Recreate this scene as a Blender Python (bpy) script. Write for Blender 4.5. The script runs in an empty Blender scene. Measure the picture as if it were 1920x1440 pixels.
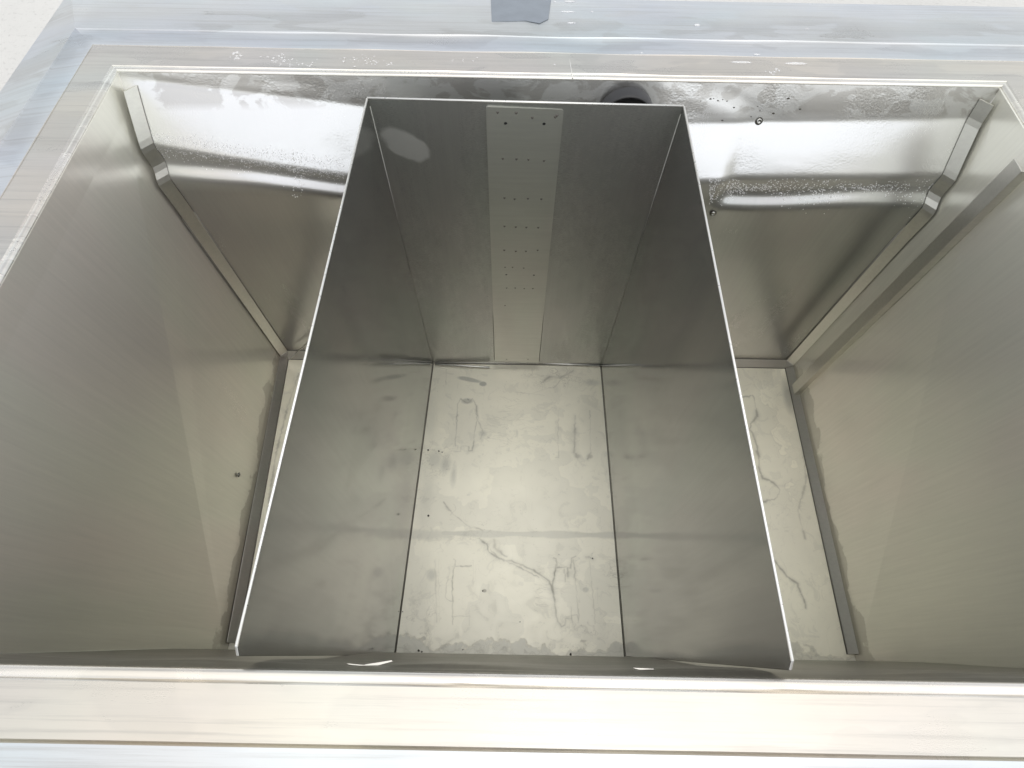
import bpy, bmesh, math, random
import numpy as np
from mathutils import Vector, Matrix

random.seed(7)
rng = np.random.default_rng(7)
R = math.radians
scene = bpy.context.scene
C = scene.collection

# ------------------------------------------------------------------ camera
F_PX = 1043.8                                   # focal length in pixels of a 1920 wide frame
CAM = np.array([0.0, 0.0, 1.0])
ROT = np.array([[0.9998, 0.0162, 0.0082], [-0.0181, 0.8855, 0.4644], [-0.0003, 0.4644, -0.8856]])
_u, _s, _v = np.linalg.svd(ROT); ROT = _u @ _v   # right / up / forward rows
cam_data = bpy.data.cameras.new('camera')
cam_data.sensor_width = 36.0
cam_data.lens = F_PX / 1920.0 * 36.0
cam_data.clip_start = 0.02
cam_data.clip_end = 200.0
cam = bpy.data.objects.new('camera', cam_data); C.objects.link(cam)
M = Matrix.Identity(4)
for i in range(3):
    M[i][0], M[i][1], M[i][2], M[i][3] = ROT[0][i], ROT[1][i], -ROT[2][i], CAM[i]
cam.matrix_world = M
scene.camera = cam

# ------------------------------------------------------------------ sky and sun
SUN_EL, SUN_AZ = R(73), R(160)                  # behind the viewer, to the right, veiled by cloud
world = bpy.data.worlds.new('World'); scene.world = world
world.use_nodes = True
wn = world.node_tree.nodes; wl = world.node_tree.links
wn.clear()
sky = wn.new('ShaderNodeTexSky'); sky.sky_type = 'NISHITA'; sky.sun_disc = False
sky.sun_elevation = SUN_EL; sky.sun_rotation = SUN_AZ
sky.air_density = 1.0; sky.dust_density = 1.0; sky.ozone_density = 1.0
hs = wn.new('ShaderNodeHueSaturation'); hs.inputs['Saturation'].default_value = 0.16
bg = wn.new('ShaderNodeBackground'); bg.inputs['Strength'].default_value = 0.15
wo = wn.new('ShaderNodeOutputWorld')
wl.new(sky.outputs[0], hs.inputs['Color']); wl.new(hs.outputs[0], bg.inputs['Color']); wl.new(bg.outputs[0], wo.inputs[0])

sd = bpy.data.lights.new('sun', 'SUN'); sd.energy = 0.5; sd.angle = R(90); sd.color = (1.0, 0.94, 0.83)
sun = bpy.data.objects.new('sun', sd); C.objects.link(sun)
dirv = Vector((math.sin(SUN_AZ) * math.cos(SUN_EL), math.cos(SUN_AZ) * math.cos(SUN_EL), math.sin(SUN_EL)))
sun.rotation_euler = dirv.to_track_quat('Z', 'Y').to_euler()
sun.location = (0, 0, 4)

scene.view_settings.view_transform = 'Standard'
scene.view_settings.look = 'None'
scene.view_settings.exposure = 0.88
scene.view_settings.gamma = 1.0
scene.cycles.max_bounces = 16
scene.cycles.glossy_bounces = 12
scene.cycles.diffuse_bounces = 4
scene.cycles.sample_clamp_indirect = 6.0

# ------------------------------------------------------------------ helpers
def ray(px, py):
    return ROT.T @ np.array([(px - 960) / F_PX, -(py - 720) / F_PX, 1.0])
def on_z(px, py, z=0.0):
    r = ray(px, py); p = CAM + r * ((z - 1.0) / r[2]); return Vector(p)
def on_y(px, py, y):
    r = ray(px, py); return Vector(CAM + r * (y / r[1]))

def tag(o, label=None, cat=None, group=None, kind=None):
    if label: o['label'] = label
    if cat: o['category'] = cat
    if group: o['group'] = group
    if kind: o['kind'] = kind
    return o
def empty(name, loc=(0, 0, 0)):
    o = bpy.data.objects.new(name, None); C.objects.link(o); o.location = loc; o.empty_display_size = .05
    return o
def link(name, me, mat, parent=None):
    o = bpy.data.objects.new(name, me); C.objects.link(o)
    if mat and not me.materials: me.materials.append(mat)
    if parent:
        o.parent = parent
        pw = Vector((0, 0, 0)); q = parent
        while q: pw += q.location; q = q.parent
        o.location = -pw
    return o
def from_bm(name, bm, mat, parent=None, smooth=False, bevel=0, seg=2):
    bmesh.ops.recalc_face_normals(bm, faces=bm.faces)
    me = bpy.data.meshes.new(name); bm.to_mesh(me); bm.free()
    if smooth:
        for p in me.polygons: p.use_smooth = True
    o = link(name, me, mat, parent)
    if bevel:
        m = o.modifiers.new('bevel', 'BEVEL'); m.width = bevel; m.segments = seg; m.limit_method = 'ANGLE'; m.angle_limit = R(40)
        m.harden_normals = False
    return o
def plate(name, quad, thick, mat, parent=None, bevel=0.0006, rnd=None):
    """a sheet: polygon of points, thickened along its normal"""
    pts = [Vector(p) for p in quad]
    n = (pts[1] - pts[0]).cross(pts[-1] - pts[0]).normalized()
    bm = bmesh.new()
    a = [bm.verts.new(p) for p in pts]; b = [bm.verts.new(p + n * thick) for p in pts]
    bm.faces.new(a); bm.faces.new(b[::-1])
    k = len(pts)
    for i in range(k): bm.faces.new((a[i], b[i], b[(i + 1) % k], a[(i + 1) % k]))
    return from_bm(name, bm, mat, parent, bevel=bevel)
def tube_bm(bm, p, q, r, n=10, r2=None):
    p, q = Vector(p), Vector(q); d = (q - p).normalized(); r2 = r if r2 is None else r2
    u = d.orthogonal().normalized(); v = d.cross(u)
    A = [bm.verts.new(p + (u * math.cos(t) + v * math.sin(t)) * r) for t in [2 * math.pi * i / n for i in range(n)]]
    B = [bm.verts.new(q + (u * math.cos(t) + v * math.sin(t)) * r2) for t in [2 * math.pi * i / n for i in range(n)]]
    for i in range(n): bm.faces.new((A[i], A[(i + 1) % n], B[(i + 1) % n], B[i]))
    bm.faces.new(A[::-1]); bm.faces.new(B)

# ------------------------------------------------------------------ numpy noise and stain mask
def vnoise(h, w, cells, seed, octs=4, aspect=1.0):
    r = np.random.default_rng(seed); out = np.zeros((h, w), np.float32); amp = 1; tot = 0
    for o in range(octs):
        cw = max(2, int(cells * 2 ** o)); ch = max(2, int(cells * aspect * h / w * 2 ** o))
        g = r.random((ch + 2, cw + 2)).astype(np.float32)
        yy = np.linspace(0, ch, h, endpoint=False); xx = np.linspace(0, cw, w, endpoint=False)
        yi = yy.astype(int); xi = xx.astype(int); fy = yy - yi; fx = xx - xi
        fy = (fy * fy * (3 - 2 * fy))[:, None].astype(np.float32); fx = (fx * fx * (3 - 2 * fx))[None].astype(np.float32)
        a = g[yi][:, xi]; b = g[yi][:, xi + 1]; c = g[yi + 1][:, xi]; d = g[yi + 1][:, xi + 1]
        out += amp * ((a * (1 - fx) + b * fx) * (1 - fy) + (c * (1 - fx) + d * fx) * fy); tot += amp; amp *= .55
    return out / tot

X0, X1, Y0, Y1, RES = -0.52, 0.64, -0.02, 0.64, 0.0005
MW, MH = int((X1 - X0) / RES), int((Y1 - Y0) / RES)
mR = np.zeros((MH, MW), np.float32); mG = np.zeros_like(mR); mB = np.zeros_like(mR)
def uvpix(p): return (p[0] - X0) / RES, (p[1] - Y0) / RES
def seg(layer, a, b, wpx, s):
    x0, y0 = a; x1, y1 = b; pad = wpx * 3 + 2
    lx, hx = int(max(0, min(x0, x1) - pad)), int(min(MW, max(x0, x1) + pad)); ly, hy = int(max(0, min(y0, y1) - pad)), int(min(MH, max(y0, y1) + pad))
    if hx <= lx or hy <= ly: return
    yy, xx = np.mgrid[ly:hy, lx:hx].astype(np.float32)
    dx, dy = x1 - x0, y1 - y0; L = dx * dx + dy * dy + 1e-6
    t = np.clip(((xx - x0) * dx + (yy - y0) * dy) / L, 0, 1)
    d = np.hypot(xx - x0 - t * dx, yy - y0 - t * dy)
    v = s * np.exp(-(d / wpx) ** 2)
    layer[ly:hy, lx:hx] = np.maximum(layer[ly:hy, lx:hx], v)
def line(pts, w=1.0, s=.7, jit=.0006, layer=None, fade=False):
    """a dried water line; pts in photograph pixels on the floor, w in mm"""
    layer = mR if layer is None else layer
    P = [on_z(*p) for p in pts]; Q = []
    for a, b in zip(P[:-1], P[1:]):
        n = max(1, int((b - a).length / .004))
        for i in range(n): Q.append(a.lerp(b, i / n))
    Q.append(P[-1])
    Q = [q + Vector((rng.normal(0, jit), rng.normal(0, jit), 0)) for q in Q]
    n = len(Q)
    for i, (a, b) in enumerate(zip(Q[:-1], Q[1:])):
        k = min(1, 1.25 * s) * (.65 + .35 * rng.random()) * ((1 - i / n) if fade else 1)
        cx0, cy0 = uvpix(a); nz = float(N2L[min(MH - 1, max(0, int(cy0))), min(MW - 1, max(0, int(cx0)))])
        k *= .48 + .85 * nz; ww = w / 1000 / RES * (.5 + 1.6 * nz * rng.random() + .3)
        seg(layer, uvpix(a), uvpix(b), ww, k)
        if w > .6: seg(mG, uvpix(a), uvpix(b), ww * 4.0, k * .30)
def blob(cx, cy, rx, ry, s, layer, soft=.5, ang=0, noisy=.5):
    """soft patch round a photograph pixel; radii in photograph pixels"""
    c = on_z(cx, cy); ex = abs(on_z(cx + rx, cy)[0] - c[0]) / RES; ey = abs(on_z(cx, cy - ry)[1] - c[1]) / RES
    u, v = uvpix(c); m = 1.8
    lx, hx = int(max(0, u - max(ex, ey) * m)), int(min(MW, u + max(ex, ey) * m)); ly, hy = int(max(0, v - max(ex, ey) * m)), int(min(MH, v + max(ex, ey) * m))
    if hx <= lx or hy <= ly: return
    yy, xx = np.mgrid[ly:hy, lx:hx].astype(np.float32)
    ca, sa = math.cos(ang), math.sin(ang); X = (xx - u) * ca + (yy - v) * sa; Y = -(xx - u) * sa + (yy - v) * ca
    d = np.hypot(X / ex, Y / ey) + (NZ[ly:hy, lx:hx] - .5) * noisy
    layer[ly:hy, lx:hx] = np.maximum(layer[ly:hy, lx:hx], s * np.clip((1.0 - d) / soft, 0, 1))
NZ = vnoise(MH, MW, 40, 11, 5)
N2 = vnoise(MH, MW, 14, 5, 5)
N3 = vnoise(MH, MW, 90, 21, 3)
N2L = np.clip((vnoise(MH, MW, 60, 31, 2) - .25) * 2, 0, 1)
def region(cx, cy, rx, ry):
    t = np.zeros_like(mR); blob(cx, cy, rx, ry, 1.0, t, soft=.6, noisy=.9); return t
def tide(reg, field, levels, w, s):
    for l in levels:
        e = np.exp(-((field - l) / w) ** 2) * s * reg
        np.maximum(mR, e, out=mR)

mG[:] = np.maximum(mG, np.clip((N2 - .515) / .006, 0, 1) * .13)
mG[:] = np.maximum(mG, np.clip((.47 - vnoise(MH, MW, 9, 77, 6)) / .006, 0, 1) * .12)
# thick waterlines along the front of the basin
yy = (np.arange(MH) * RES + Y0)[:, None]
front = .046 + (N2 - .5) * .05 + (NZ - .5) * .035 + (N3 - .5) * .012
below = np.clip((front - yy) / .002, 0, 1)
mG[:] = np.maximum(mG, below * .55 * (.7 + .6 * NZ))
np.maximum(mR, np.exp(-((front - yy) / .0011) ** 2) * .55, out=mR)
f2 = .036 + (N2 - .5) * .03 + (N3 - .5) * .02
np.maximum(mR, np.exp(-((f2 - yy) / .0008) ** 2) * .45, out=mR)
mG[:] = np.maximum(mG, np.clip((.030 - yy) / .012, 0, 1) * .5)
tide(np.clip((.052 - yy) / .01, 0, 1) * np.ones_like(mR), NZ, (.42, .47, .52, .57), .008, .45)
# faint tide lines everywhere, stronger in the places the photograph shows
tide(np.full_like(mR, 1), N2, (.42, .56), .0025, .16)
tide(region(1040, 712, 80, 26), NZ, (.45, .5, .56), .008, .6)
tide(region(1060, 700, 100, 18), N2, (.48, .52), .006, .6)
tide(region(820, 860, 45, 50), NZ, (.42, .5, .58), .01, .45)
tide(region(790, 1170, 50, 60), NZ, (.44, .5, .56), .01, .45)
tide(region(1150, 1085, 26, 40), N3, (.45, .55), .02, .45)
tide(region(1090, 1180, 60, 18), N3, (.45, .52), .015, .5)
tide(region(900, 1000, 70, 60), NZ, (.5,), .008, .35)
tide(region(1440, 860, 60, 150), N2, (.47, .53), .006, .3)
# ripple marks left by draining water
def ripples(x0, x1, y0, y1, n, s=.35):
    for i in range(n):
        y = y0 + (y1 - y0) * rng.random(); x = x0 + (x1 - x0) * rng.random() * .6; L = 20 + 50 * rng.random()
        pts = [(x + L * k / 5, y + 3 * math.sin(k * 1.3 + i) + k * (rng.random() * 2)) for k in range(6)]
        line(pts, .35, s, .0003, fade=True)
ripples(900, 1035, 745, 840, 34)
ripples(1000, 1040, 1050, 1150, 26, .3)
ripples(1140, 1165, 1050, 1110, 14, .35)
# rack outlines
line([(858, 842), (858, 836), (853, 836), (856, 800), (858, 758), (864, 748), (876, 756), (886, 748), (893, 762), (894, 790), (889, 812), (888, 836), (886, 845), (878, 845), (878, 837), (864, 836), (863, 846), (852, 847)], .7, .75)
line([(893, 762), (897, 790), (906, 812), (900, 824)], .8, .5)
line([(851, 1048), (853, 1048), (853, 1062), (883, 1062)], .6, .6); line([(853, 1050), (848, 1090), (848, 1170)], .6, .55)
line([(848, 1156), (880, 1156), (880, 1172)], .5, .5); line([(888, 1050), (886, 1100)], .4, .25)
line([(840, 1080), (834, 1120), (846, 1130)], .5, .45)
line([(815, 1050), (817, 1110), (819, 1168)], .9, .4); line([(822, 1050), (824, 1168)], .5, .35)
line([(1038, 1046), (1042, 1048), (1044, 1064), (1070, 1064), (1072, 1046), (1080, 1044)], .8, .6)
line([(1042, 1060), (1036, 1100), (1044, 1160), (1052, 1176), (1060, 1172), (1060, 1160), (1070, 1160)], 1.0, .6)
line([(1064, 1066), (1064, 1082)], 1.2, .7); line([(1058, 1068), (1060, 1090)], .9, .5)
line([(1075, 1050), (1080, 1100), (1085, 1168)], .7, .45); line([(1098, 1044), (1104, 1044), (1112, 1048)], 1.4, .8); line([(1104, 1046), (1110, 1100), (1116, 1170)], .7, .35)
line([(1070, 1138), (1074, 1172)], .9, .6); line([(1062, 1156), (1082, 1154), (1084, 1166)], .6, .5)
line([(1047, 770), (1046, 830), (1048, 858), (1040, 858)], .6, .45); line([(1078, 780), (1077, 848), (1084, 858)], 1.2, .5)
line([(1106, 770), (1107, 850), (1102, 861)], .8, .5)
line([(840, 700), (850, 700)], .4, .3); line([(836, 692), (836, 722)], .4, .5)
for x in (1078, 1102): blob(x + 4, 856, 7, 5, .6, mR, .6)
blob(876, 752, 14, 7, .7, mG, .5); blob(905, 812, 12, 10, .5, mG, .7)
blob(880, 712, 28, 5, .75, mG, .4, ang=-.2); blob(905, 720, 8, 5, .85, mG, .4)
blob(908, 1108, 5, 4, .9, mR, .5); blob(1098, 1106, 8, 7, .5, mG, .5); blob(808, 1078, 14, 16, .45, mG, .6); blob(1110, 718, 20, 8, .3, mG, .6)
# running line across the basin
line([(832, 942), (850, 965), (875, 985), (905, 995)], .8, .5)
line([(897, 1010), (912, 1020), (918, 1036), (940, 1050), (960, 1052), (1000, 1070), (1030, 1090), (1040, 1125)], 1.1, .8)
line([(918, 1030), (935, 1046), (965, 1060), (1010, 1082)], .9, .6); line([(925, 1012), (930, 1030), (950, 1045)], 1.5, .45)
line([(850, 945), (855, 955), (845, 965)], .8, .5)
line([(990, 740), (1040, 725), (1060, 705)], .6, .35); line([(1015, 718), (1030, 706), (1050, 708), (1075, 696)], 1.4, .7); line([(965, 735), (1020, 742)], .5, .4)
# grey strip across the floor, paler zone around the middle
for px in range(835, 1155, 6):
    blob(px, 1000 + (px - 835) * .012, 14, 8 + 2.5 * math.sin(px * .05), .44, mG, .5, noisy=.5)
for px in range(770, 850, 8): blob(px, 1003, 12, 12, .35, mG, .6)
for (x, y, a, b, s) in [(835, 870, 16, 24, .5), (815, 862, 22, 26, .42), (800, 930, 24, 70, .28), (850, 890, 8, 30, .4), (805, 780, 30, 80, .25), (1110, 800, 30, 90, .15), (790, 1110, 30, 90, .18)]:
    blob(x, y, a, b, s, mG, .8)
blob(965, 730, 170, 45, .12, mG, .9, noisy=.6)
blob(960, 1000, 150, 190, .35, mB, 1, noisy=.3)
blob(950, 905, 110, 55, .9, mB, .8, noisy=.35); blob(960, 1100, 120, 70, .6, mB, .9, noisy=.4)
blob(1066, 1219, 16, 8, 1, mB, .3)
# the narrow floor strips outside the insert
line([(1390, 745), (1412, 742), (1420, 780), (1408, 795), (1405, 805), (1412, 815), (1420, 840), (1424, 880), (1430, 896), (1450, 905), (1462, 918), (1455, 935), (1432, 942)], 1.1, .8)
line([(1452, 1052), (1470, 1075), (1480, 1085), (1495, 1095), (1505, 1120), (1512, 1140)], .9, .8)
line([(1500, 800), (1512, 900), (1496, 960), (1510, 1010)], 1.2, .5)
blob(1478, 745, 12, 40, .6, mG, .7)
line([(560, 700), (540, 760), (522, 830), (516, 860), (505, 930), (500, 1000), (480, 1080), (465, 1150)], 1.1, .6)
blob(515, 790, 10, 30, .4, mG, .6)
for _ in range(260):
    x, y = rng.random() * 720 + 780, rng.random() * 530 + 690
    blob(x, y, 1.3, 1.1, .5 * rng.random(), mR, .6)

def mask_image(name, r, g, b):
    h, w = r.shape
    im = bpy.data.images.new(name, w, h, float_buffer=False, is_data=True)
    a = np.ones((h, w, 4), np.float32); a[..., 0] = r; a[..., 1] = g; a[..., 2] = b
    im.pixels.foreach_set(np.clip(a, 0, 1).ravel()); im.update(); im.pack(); return im
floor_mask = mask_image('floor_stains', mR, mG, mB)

# ------------------------------------------------------------------ materials
def new_mat(name):
    m = bpy.data.materials.new(name); m.use_nodes = True; nt = m.node_tree
    return m, nt, nt.nodes['Principled BSDF']
def noise(nt, scale, detail=4, rough=.55, stretch=(1, 1, 1), dist=0):
    tc = nt.nodes.new('ShaderNodeTexCoord'); mp = nt.nodes.new('ShaderNodeMapping'); mp.inputs['Scale'].default_value = stretch
    n = nt.nodes.new('ShaderNodeTexNoise'); n.inputs['Scale'].default_value = scale; n.inputs['Detail'].default_value = detail
    n.inputs['Roughness'].default_value = rough; n.inputs['Distortion'].default_value = dist
    nt.links.new(tc.outputs['Object'], mp.inputs[0]); nt.links.new(mp.outputs[0], n.inputs['Vector']); return n.outputs['Fac']
def ramp(nt, src, a, b, va, vb):
    r = nt.nodes.new('ShaderNodeMapRange'); r.inputs[1].default_value = a; r.inputs[2].default_value = b
    r.inputs[3].default_value = va; r.inputs[4].default_value = vb; nt.links.new(src, r.inputs[0]); return r.outputs[0]
def mixc(nt, fac, a, b, mode='MIX'):
    n = nt.nodes.new('ShaderNodeMix'); n.data_type = 'RGBA'; n.blend_type = mode
    if isinstance(fac, float): n.inputs[0].default_value = fac
    else: nt.links.new(fac, n.inputs[0])
    for i, v in ((6, a), (7, b)):
        if isinstance(v, tuple): n.inputs[i].default_value = (*v, 1)
        else: nt.links.new(v, n.inputs[i])
    return n.outputs[2]
def math_(nt, op, a, b):
    n = nt.nodes.new('ShaderNodeMath'); n.operation = op
    for i, v in ((0, a), (1, b)):
        if isinstance(v, (int, float)): n.inputs[i].default_value = v
        else: nt.links.new(v, n.inputs[i])
    return n.outputs[0]
def bumps(nt, bs, items):
    prev = None
    for src, strength, dist in items:
        b = nt.nodes.new('ShaderNodeBump'); b.inputs['Strength'].default_value = strength; b.inputs['Distance'].default_value = dist
        nt.links.new(src, b.inputs['Height'])
        if prev: nt.links.new(prev, b.inputs['Normal'])
        prev = b.outputs[0]
    nt.links.new(prev, bs.inputs['Normal'])

def add_haze(nt, bs, fac, rough=.6):
    """brushed steel scatters part of its reflection widely: same colour, second rough lobe"""
    if not fac: return
    g = nt.nodes.new('ShaderNodeBsdfPrincipled'); g.name = 'haze'; g.inputs['Metallic'].default_value = 1.0; g.inputs['Roughness'].default_value = rough
    mx = nt.nodes.new('ShaderNodeMixShader'); mx.inputs[0].default_value = fac
    nt.links.new(bs.outputs[0], mx.inputs[1]); nt.links.new(g.outputs[0], mx.inputs[2])
    nt.links.new(mx.outputs[0], nt.nodes['Material Output'].inputs['Surface'])
def sync_haze():
    for m in bpy.data.materials:
        nt = m.node_tree
        if nt and 'haze' in nt.nodes:
            bs = nt.nodes['Principled BSDF']; g = nt.nodes['haze']
            nt.links.new(bs.inputs['Base Color'].links[0].from_socket, g.inputs['Base Color'])
def steel(name, light=(.62, .605, .56), dark=(.50, .495, .455), rough=(.26, .36), grain=(1, 1, 40), wave=.5, spots=.5, metallic=1.0, haze=.3):
    m, nt, bs = new_mat(name)
    big = noise(nt, 5, 5, .6, dist=.6); mid = noise(nt, 9, 5, .6, (1, 1, .35), dist=.2); fine = noise(nt, 260, 2, .5, grain); lowf = noise(nt, 3.2, 1, .4)
    c = mixc(nt, ramp(nt, big, .35, .68, 0, 1), light, dark)
    c = mixc(nt, ramp(nt, mid, .52, .74, 0, spots * .35), c, tuple(v * .78 for v in dark))
    if haze and wave:
        tn = noise(nt, 6, 2, .5, (1, 1, .5)); brush = noise(nt, 9, 6, .7, tuple(25 if g > 1 else 1 for g in grain) if name != 'brushed_steel_panel' else (22, 22, .7))
        c = mixc(nt, ramp(nt, tn, .4, .6, 0, .5), c, tuple(v * k for v, k in zip(light, (.96, 1.0, .94))))
        c = mixc(nt, ramp(nt, tn, .6, .42, 0, .5), c, tuple(v * k for v, k in zip(light, (1.03, .97, .96))))
        c = mixc(nt, ramp(nt, brush, .35, .7, 0, .30), c, tuple(v * .80 for v in dark))
    nt.links.new(c, bs.inputs['Base Color'])
    r = ramp(nt, mid, .3, .7, rough[0], rough[1])
    r2 = math_(nt, 'ADD', r, ramp(nt, fine, .2, .8, -.03, .03))
    nt.links.new(r2, bs.inputs['Roughness'])
    bs.inputs['Metallic'].default_value = metallic
    add_haze(nt, bs, haze)
    bumps(nt, bs, [(lowf, wave, .004), (fine, .05, .0002)])
    return m
M_panel = steel('brushed_steel_panel', light=(.435, .437, .42), dark=(.375, .378, .36), rough=(.24, .32), grain=(1, 1, 30), wave=.25, spots=.15, haze=.6)
M_side = steel('satin_steel_side', light=(.43, .434, .425), dark=(.385, .39, .382), rough=(.065, .10), grain=(1, 30, 1), wave=.10, spots=.2, haze=.22)
M_edge = steel('bare_edge_steel', light=(.80, .79, .75), dark=(.78, .77, .73), rough=(.28, .30), grain=(1, 1, 1), wave=0, spots=0, haze=.4)
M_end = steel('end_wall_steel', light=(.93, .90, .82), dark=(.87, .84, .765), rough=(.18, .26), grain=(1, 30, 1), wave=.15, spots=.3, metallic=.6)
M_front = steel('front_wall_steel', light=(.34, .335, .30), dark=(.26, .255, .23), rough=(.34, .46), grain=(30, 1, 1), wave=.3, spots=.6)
M_wall = steel('wall_steel', light=(.54, .54, .53), dark=(.48, .48, .47), rough=(.20, .28), grain=(30, 1, 1), wave=.35, spots=.35, haze=.30)
M_strip = steel('strip_steel', light=(.56, .56, .525), dark=(.48, .48, .445), rough=(.32, .40), grain=(1, 1, 20), wave=.15, spots=.6, haze=.62)
M_bar = steel('corner_bar_steel', light=(.68, .66, .61), dark=(.58, .565, .52), rough=(.3, .42), grain=(1, 20, 20), wave=.2)
M_rim = steel('rim_steel', light=(.63, .62, .585), dark=(.55, .54, .51), rough=(.30, .44), grain=(1, 30, 1), wave=.25, spots=.7)
M_lip = steel('lip_steel', light=(.78, .77, .73), dark=(.72, .71, .67), rough=(.25, .32), wave=.1, spots=.1)
M_outer = steel('outer_steel', light=(.58, .62, .66), dark=(.52, .56, .60), rough=(.34, .46), grain=(1, 30, 1), wave=.3, spots=.2)
M_rod = steel('rod_steel', light=(.40, .40, .38), dark=(.34, .34, .32), rough=(.16, .2), wave=0, spots=0, haze=0)

# the wiped oval patch and the faint level line on the back panel
nt = M_panel.node_tree; bs = nt.nodes['Principled BSDF']
tc = nt.nodes.new('ShaderNodeTexCoord'); mp = nt.nodes.new('ShaderNodeMapping'); mp.vector_type = 'TEXTURE'
OV = on_y(761, 269, .575); mp.inputs['Location'].default_value = OV; mp.inputs['Rotation'].default_value = (0, R(38), 0); mp.inputs['Scale'].default_value = (.031, 1, .019)
nt.links.new(tc.outputs['Object'], mp.inputs[0])
sx_ = nt.nodes.new('ShaderNodeSeparateXYZ'); nt.links.new(mp.outputs[0], sx_.inputs[0])
d2 = math_(nt, 'ADD', math_(nt, 'MULTIPLY', sx_.outputs[0], sx_.outputs[0]), math_(nt, 'MULTIPLY', sx_.outputs[2], sx_.outputs[2]))
d2 = math_(nt, 'ADD', d2, ramp(nt, noise(nt, 45, 4), .3, .7, -.3, .3))
ov = ramp(nt, d2, .72, 1.15, .85, 0)
c0 = bs.inputs['Base Color'].links[0].from_socket; r0_ = bs.inputs['Roughness'].links[0].from_socket
nt.links.new(mixc(nt, ov, c0, (.50, .50, .47)), bs.inputs['Base Color'])
nt.links.new(math_(nt, 'ADD', r0_, math_(nt, 'MULTIPLY', ov, .30)), bs.inputs['Roughness'])
nt.links.new(math_(nt, 'SUBTRACT', 1.0, math_(nt, 'MULTIPLY', ov, .30)), bs.inputs['Metallic'])
# dried streaks and water films on the rim, running along it
for mt in (M_rim, M_outer, M_lip):
    nt = mt.node_tree; bs = nt.nodes['Principled BSDF']; c0 = bs.inputs['Base Color'].links[0].from_socket; r0_ = bs.inputs['Roughness'].links[0].from_socket
    film = ramp(nt, noise(nt, 8, 3, .5, (1, 2.6, 1), .4), .50, .52, 0, 1)
    streak = ramp(nt, noise(nt, 4, 7, .75, (1, 60, 1)), .50, .70, 0, 1)
    tint = noise(nt, 3.2, 3, .5, (1, 3, 1))
    c = mixc(nt, ramp(nt, tint, .35, .65, 0, .6), c0, (.66, .60, .50) if mt is not M_outer else (.60, .60, .58))
    c = mixc(nt, math_(nt, 'MULTIPLY', film, .13), c, (.38, .38, .36)); c = mixc(nt, math_(nt, 'MULTIPLY', streak, .5), c, (.36, .35, .325))
    nt.links.new(c, bs.inputs['Base Color'])
    nt.links.new(math_(nt, 'ADD', r0_, math_(nt, 'MULTIPLY', film, -.08)), bs.inputs['Roughness'])
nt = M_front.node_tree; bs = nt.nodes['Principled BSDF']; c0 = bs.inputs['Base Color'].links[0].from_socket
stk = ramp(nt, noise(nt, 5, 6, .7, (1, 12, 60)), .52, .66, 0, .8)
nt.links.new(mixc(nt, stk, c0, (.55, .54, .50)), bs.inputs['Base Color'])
# beaded upper back wall, its colour lightened to lift the sky highlights
nt = M_wall.node_tree; bs = nt.nodes['Principled BSDF']; c0 = bs.inputs['Base Color'].links[0].from_socket
tc = nt.nodes.new('ShaderNodeTexCoord'); sx_ = nt.nodes.new('ShaderNodeSeparateXYZ'); nt.links.new(tc.outputs['Object'], sx_.inputs[0])
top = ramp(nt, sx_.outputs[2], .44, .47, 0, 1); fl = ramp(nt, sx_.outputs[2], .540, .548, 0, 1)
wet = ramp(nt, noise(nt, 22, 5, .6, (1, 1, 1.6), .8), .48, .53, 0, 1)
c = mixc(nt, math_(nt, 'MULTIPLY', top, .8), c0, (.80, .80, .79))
c = mixc(nt, math_(nt, 'MULTIPLY', math_(nt, 'MULTIPLY', fl, wet), .5), c, (.42, .40, .37))
nt.links.new(c, bs.inputs['Base Color'])
bead = noise(nt, 420, 2, .5); patchy = ramp(nt, noise(nt, 14, 4), .45, .6, 0, 1)
rp = nt.nodes.new('ShaderNodeBump'); rp.inputs['Distance'].default_value = .004; nt.links.new(math_(nt, 'MULTIPLY', top, .55), rp.inputs['Strength']); nt.links.new(noise(nt, 16, 2, .4, (.35, 1, 1), .6), rp.inputs['Height'])
nt.links.new(bs.inputs['Normal'].links[0].from_socket, rp.inputs['Normal']); nt.links.new(rp.outputs[0], bs.inputs['Normal'])
b = nt.nodes.new('ShaderNodeBump'); b.inputs['Distance'].default_value = .0006
nt.links.new(math_(nt, 'MULTIPLY', math_(nt, 'MULTIPLY', top, patchy), .45), b.inputs['Strength']); nt.links.new(bead, b.inputs['Height'])
nt.links.new(bs.inputs['Normal'].links[0].from_socket, b.inputs['Normal']); nt.links.new(b.outputs[0], bs.inputs['Normal'])
# stains low on the end walls
nt = M_end.node_tree; bs = nt.nodes['Principled BSDF']; c0 = bs.inputs['Base Color'].links[0].from_socket
tc = nt.nodes.new('ShaderNodeTexCoord'); sx_ = nt.nodes.new('ShaderNodeSeparateXYZ'); nt.links.new(tc.outputs['Object'], sx_.inputs[0])
lv = math_(nt, 'ADD', sx_.outputs[2], ramp(nt, noise(nt, 14, 5), .3, .7, -.025, .025))
c = mixc(nt, math_(nt, 'MULTIPLY', ramp(nt, lv, .030, .034, 1, 0), .5), c0, (.44, .42, .37)); nt.links.new(c, bs.inputs['Base Color'])

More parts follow.
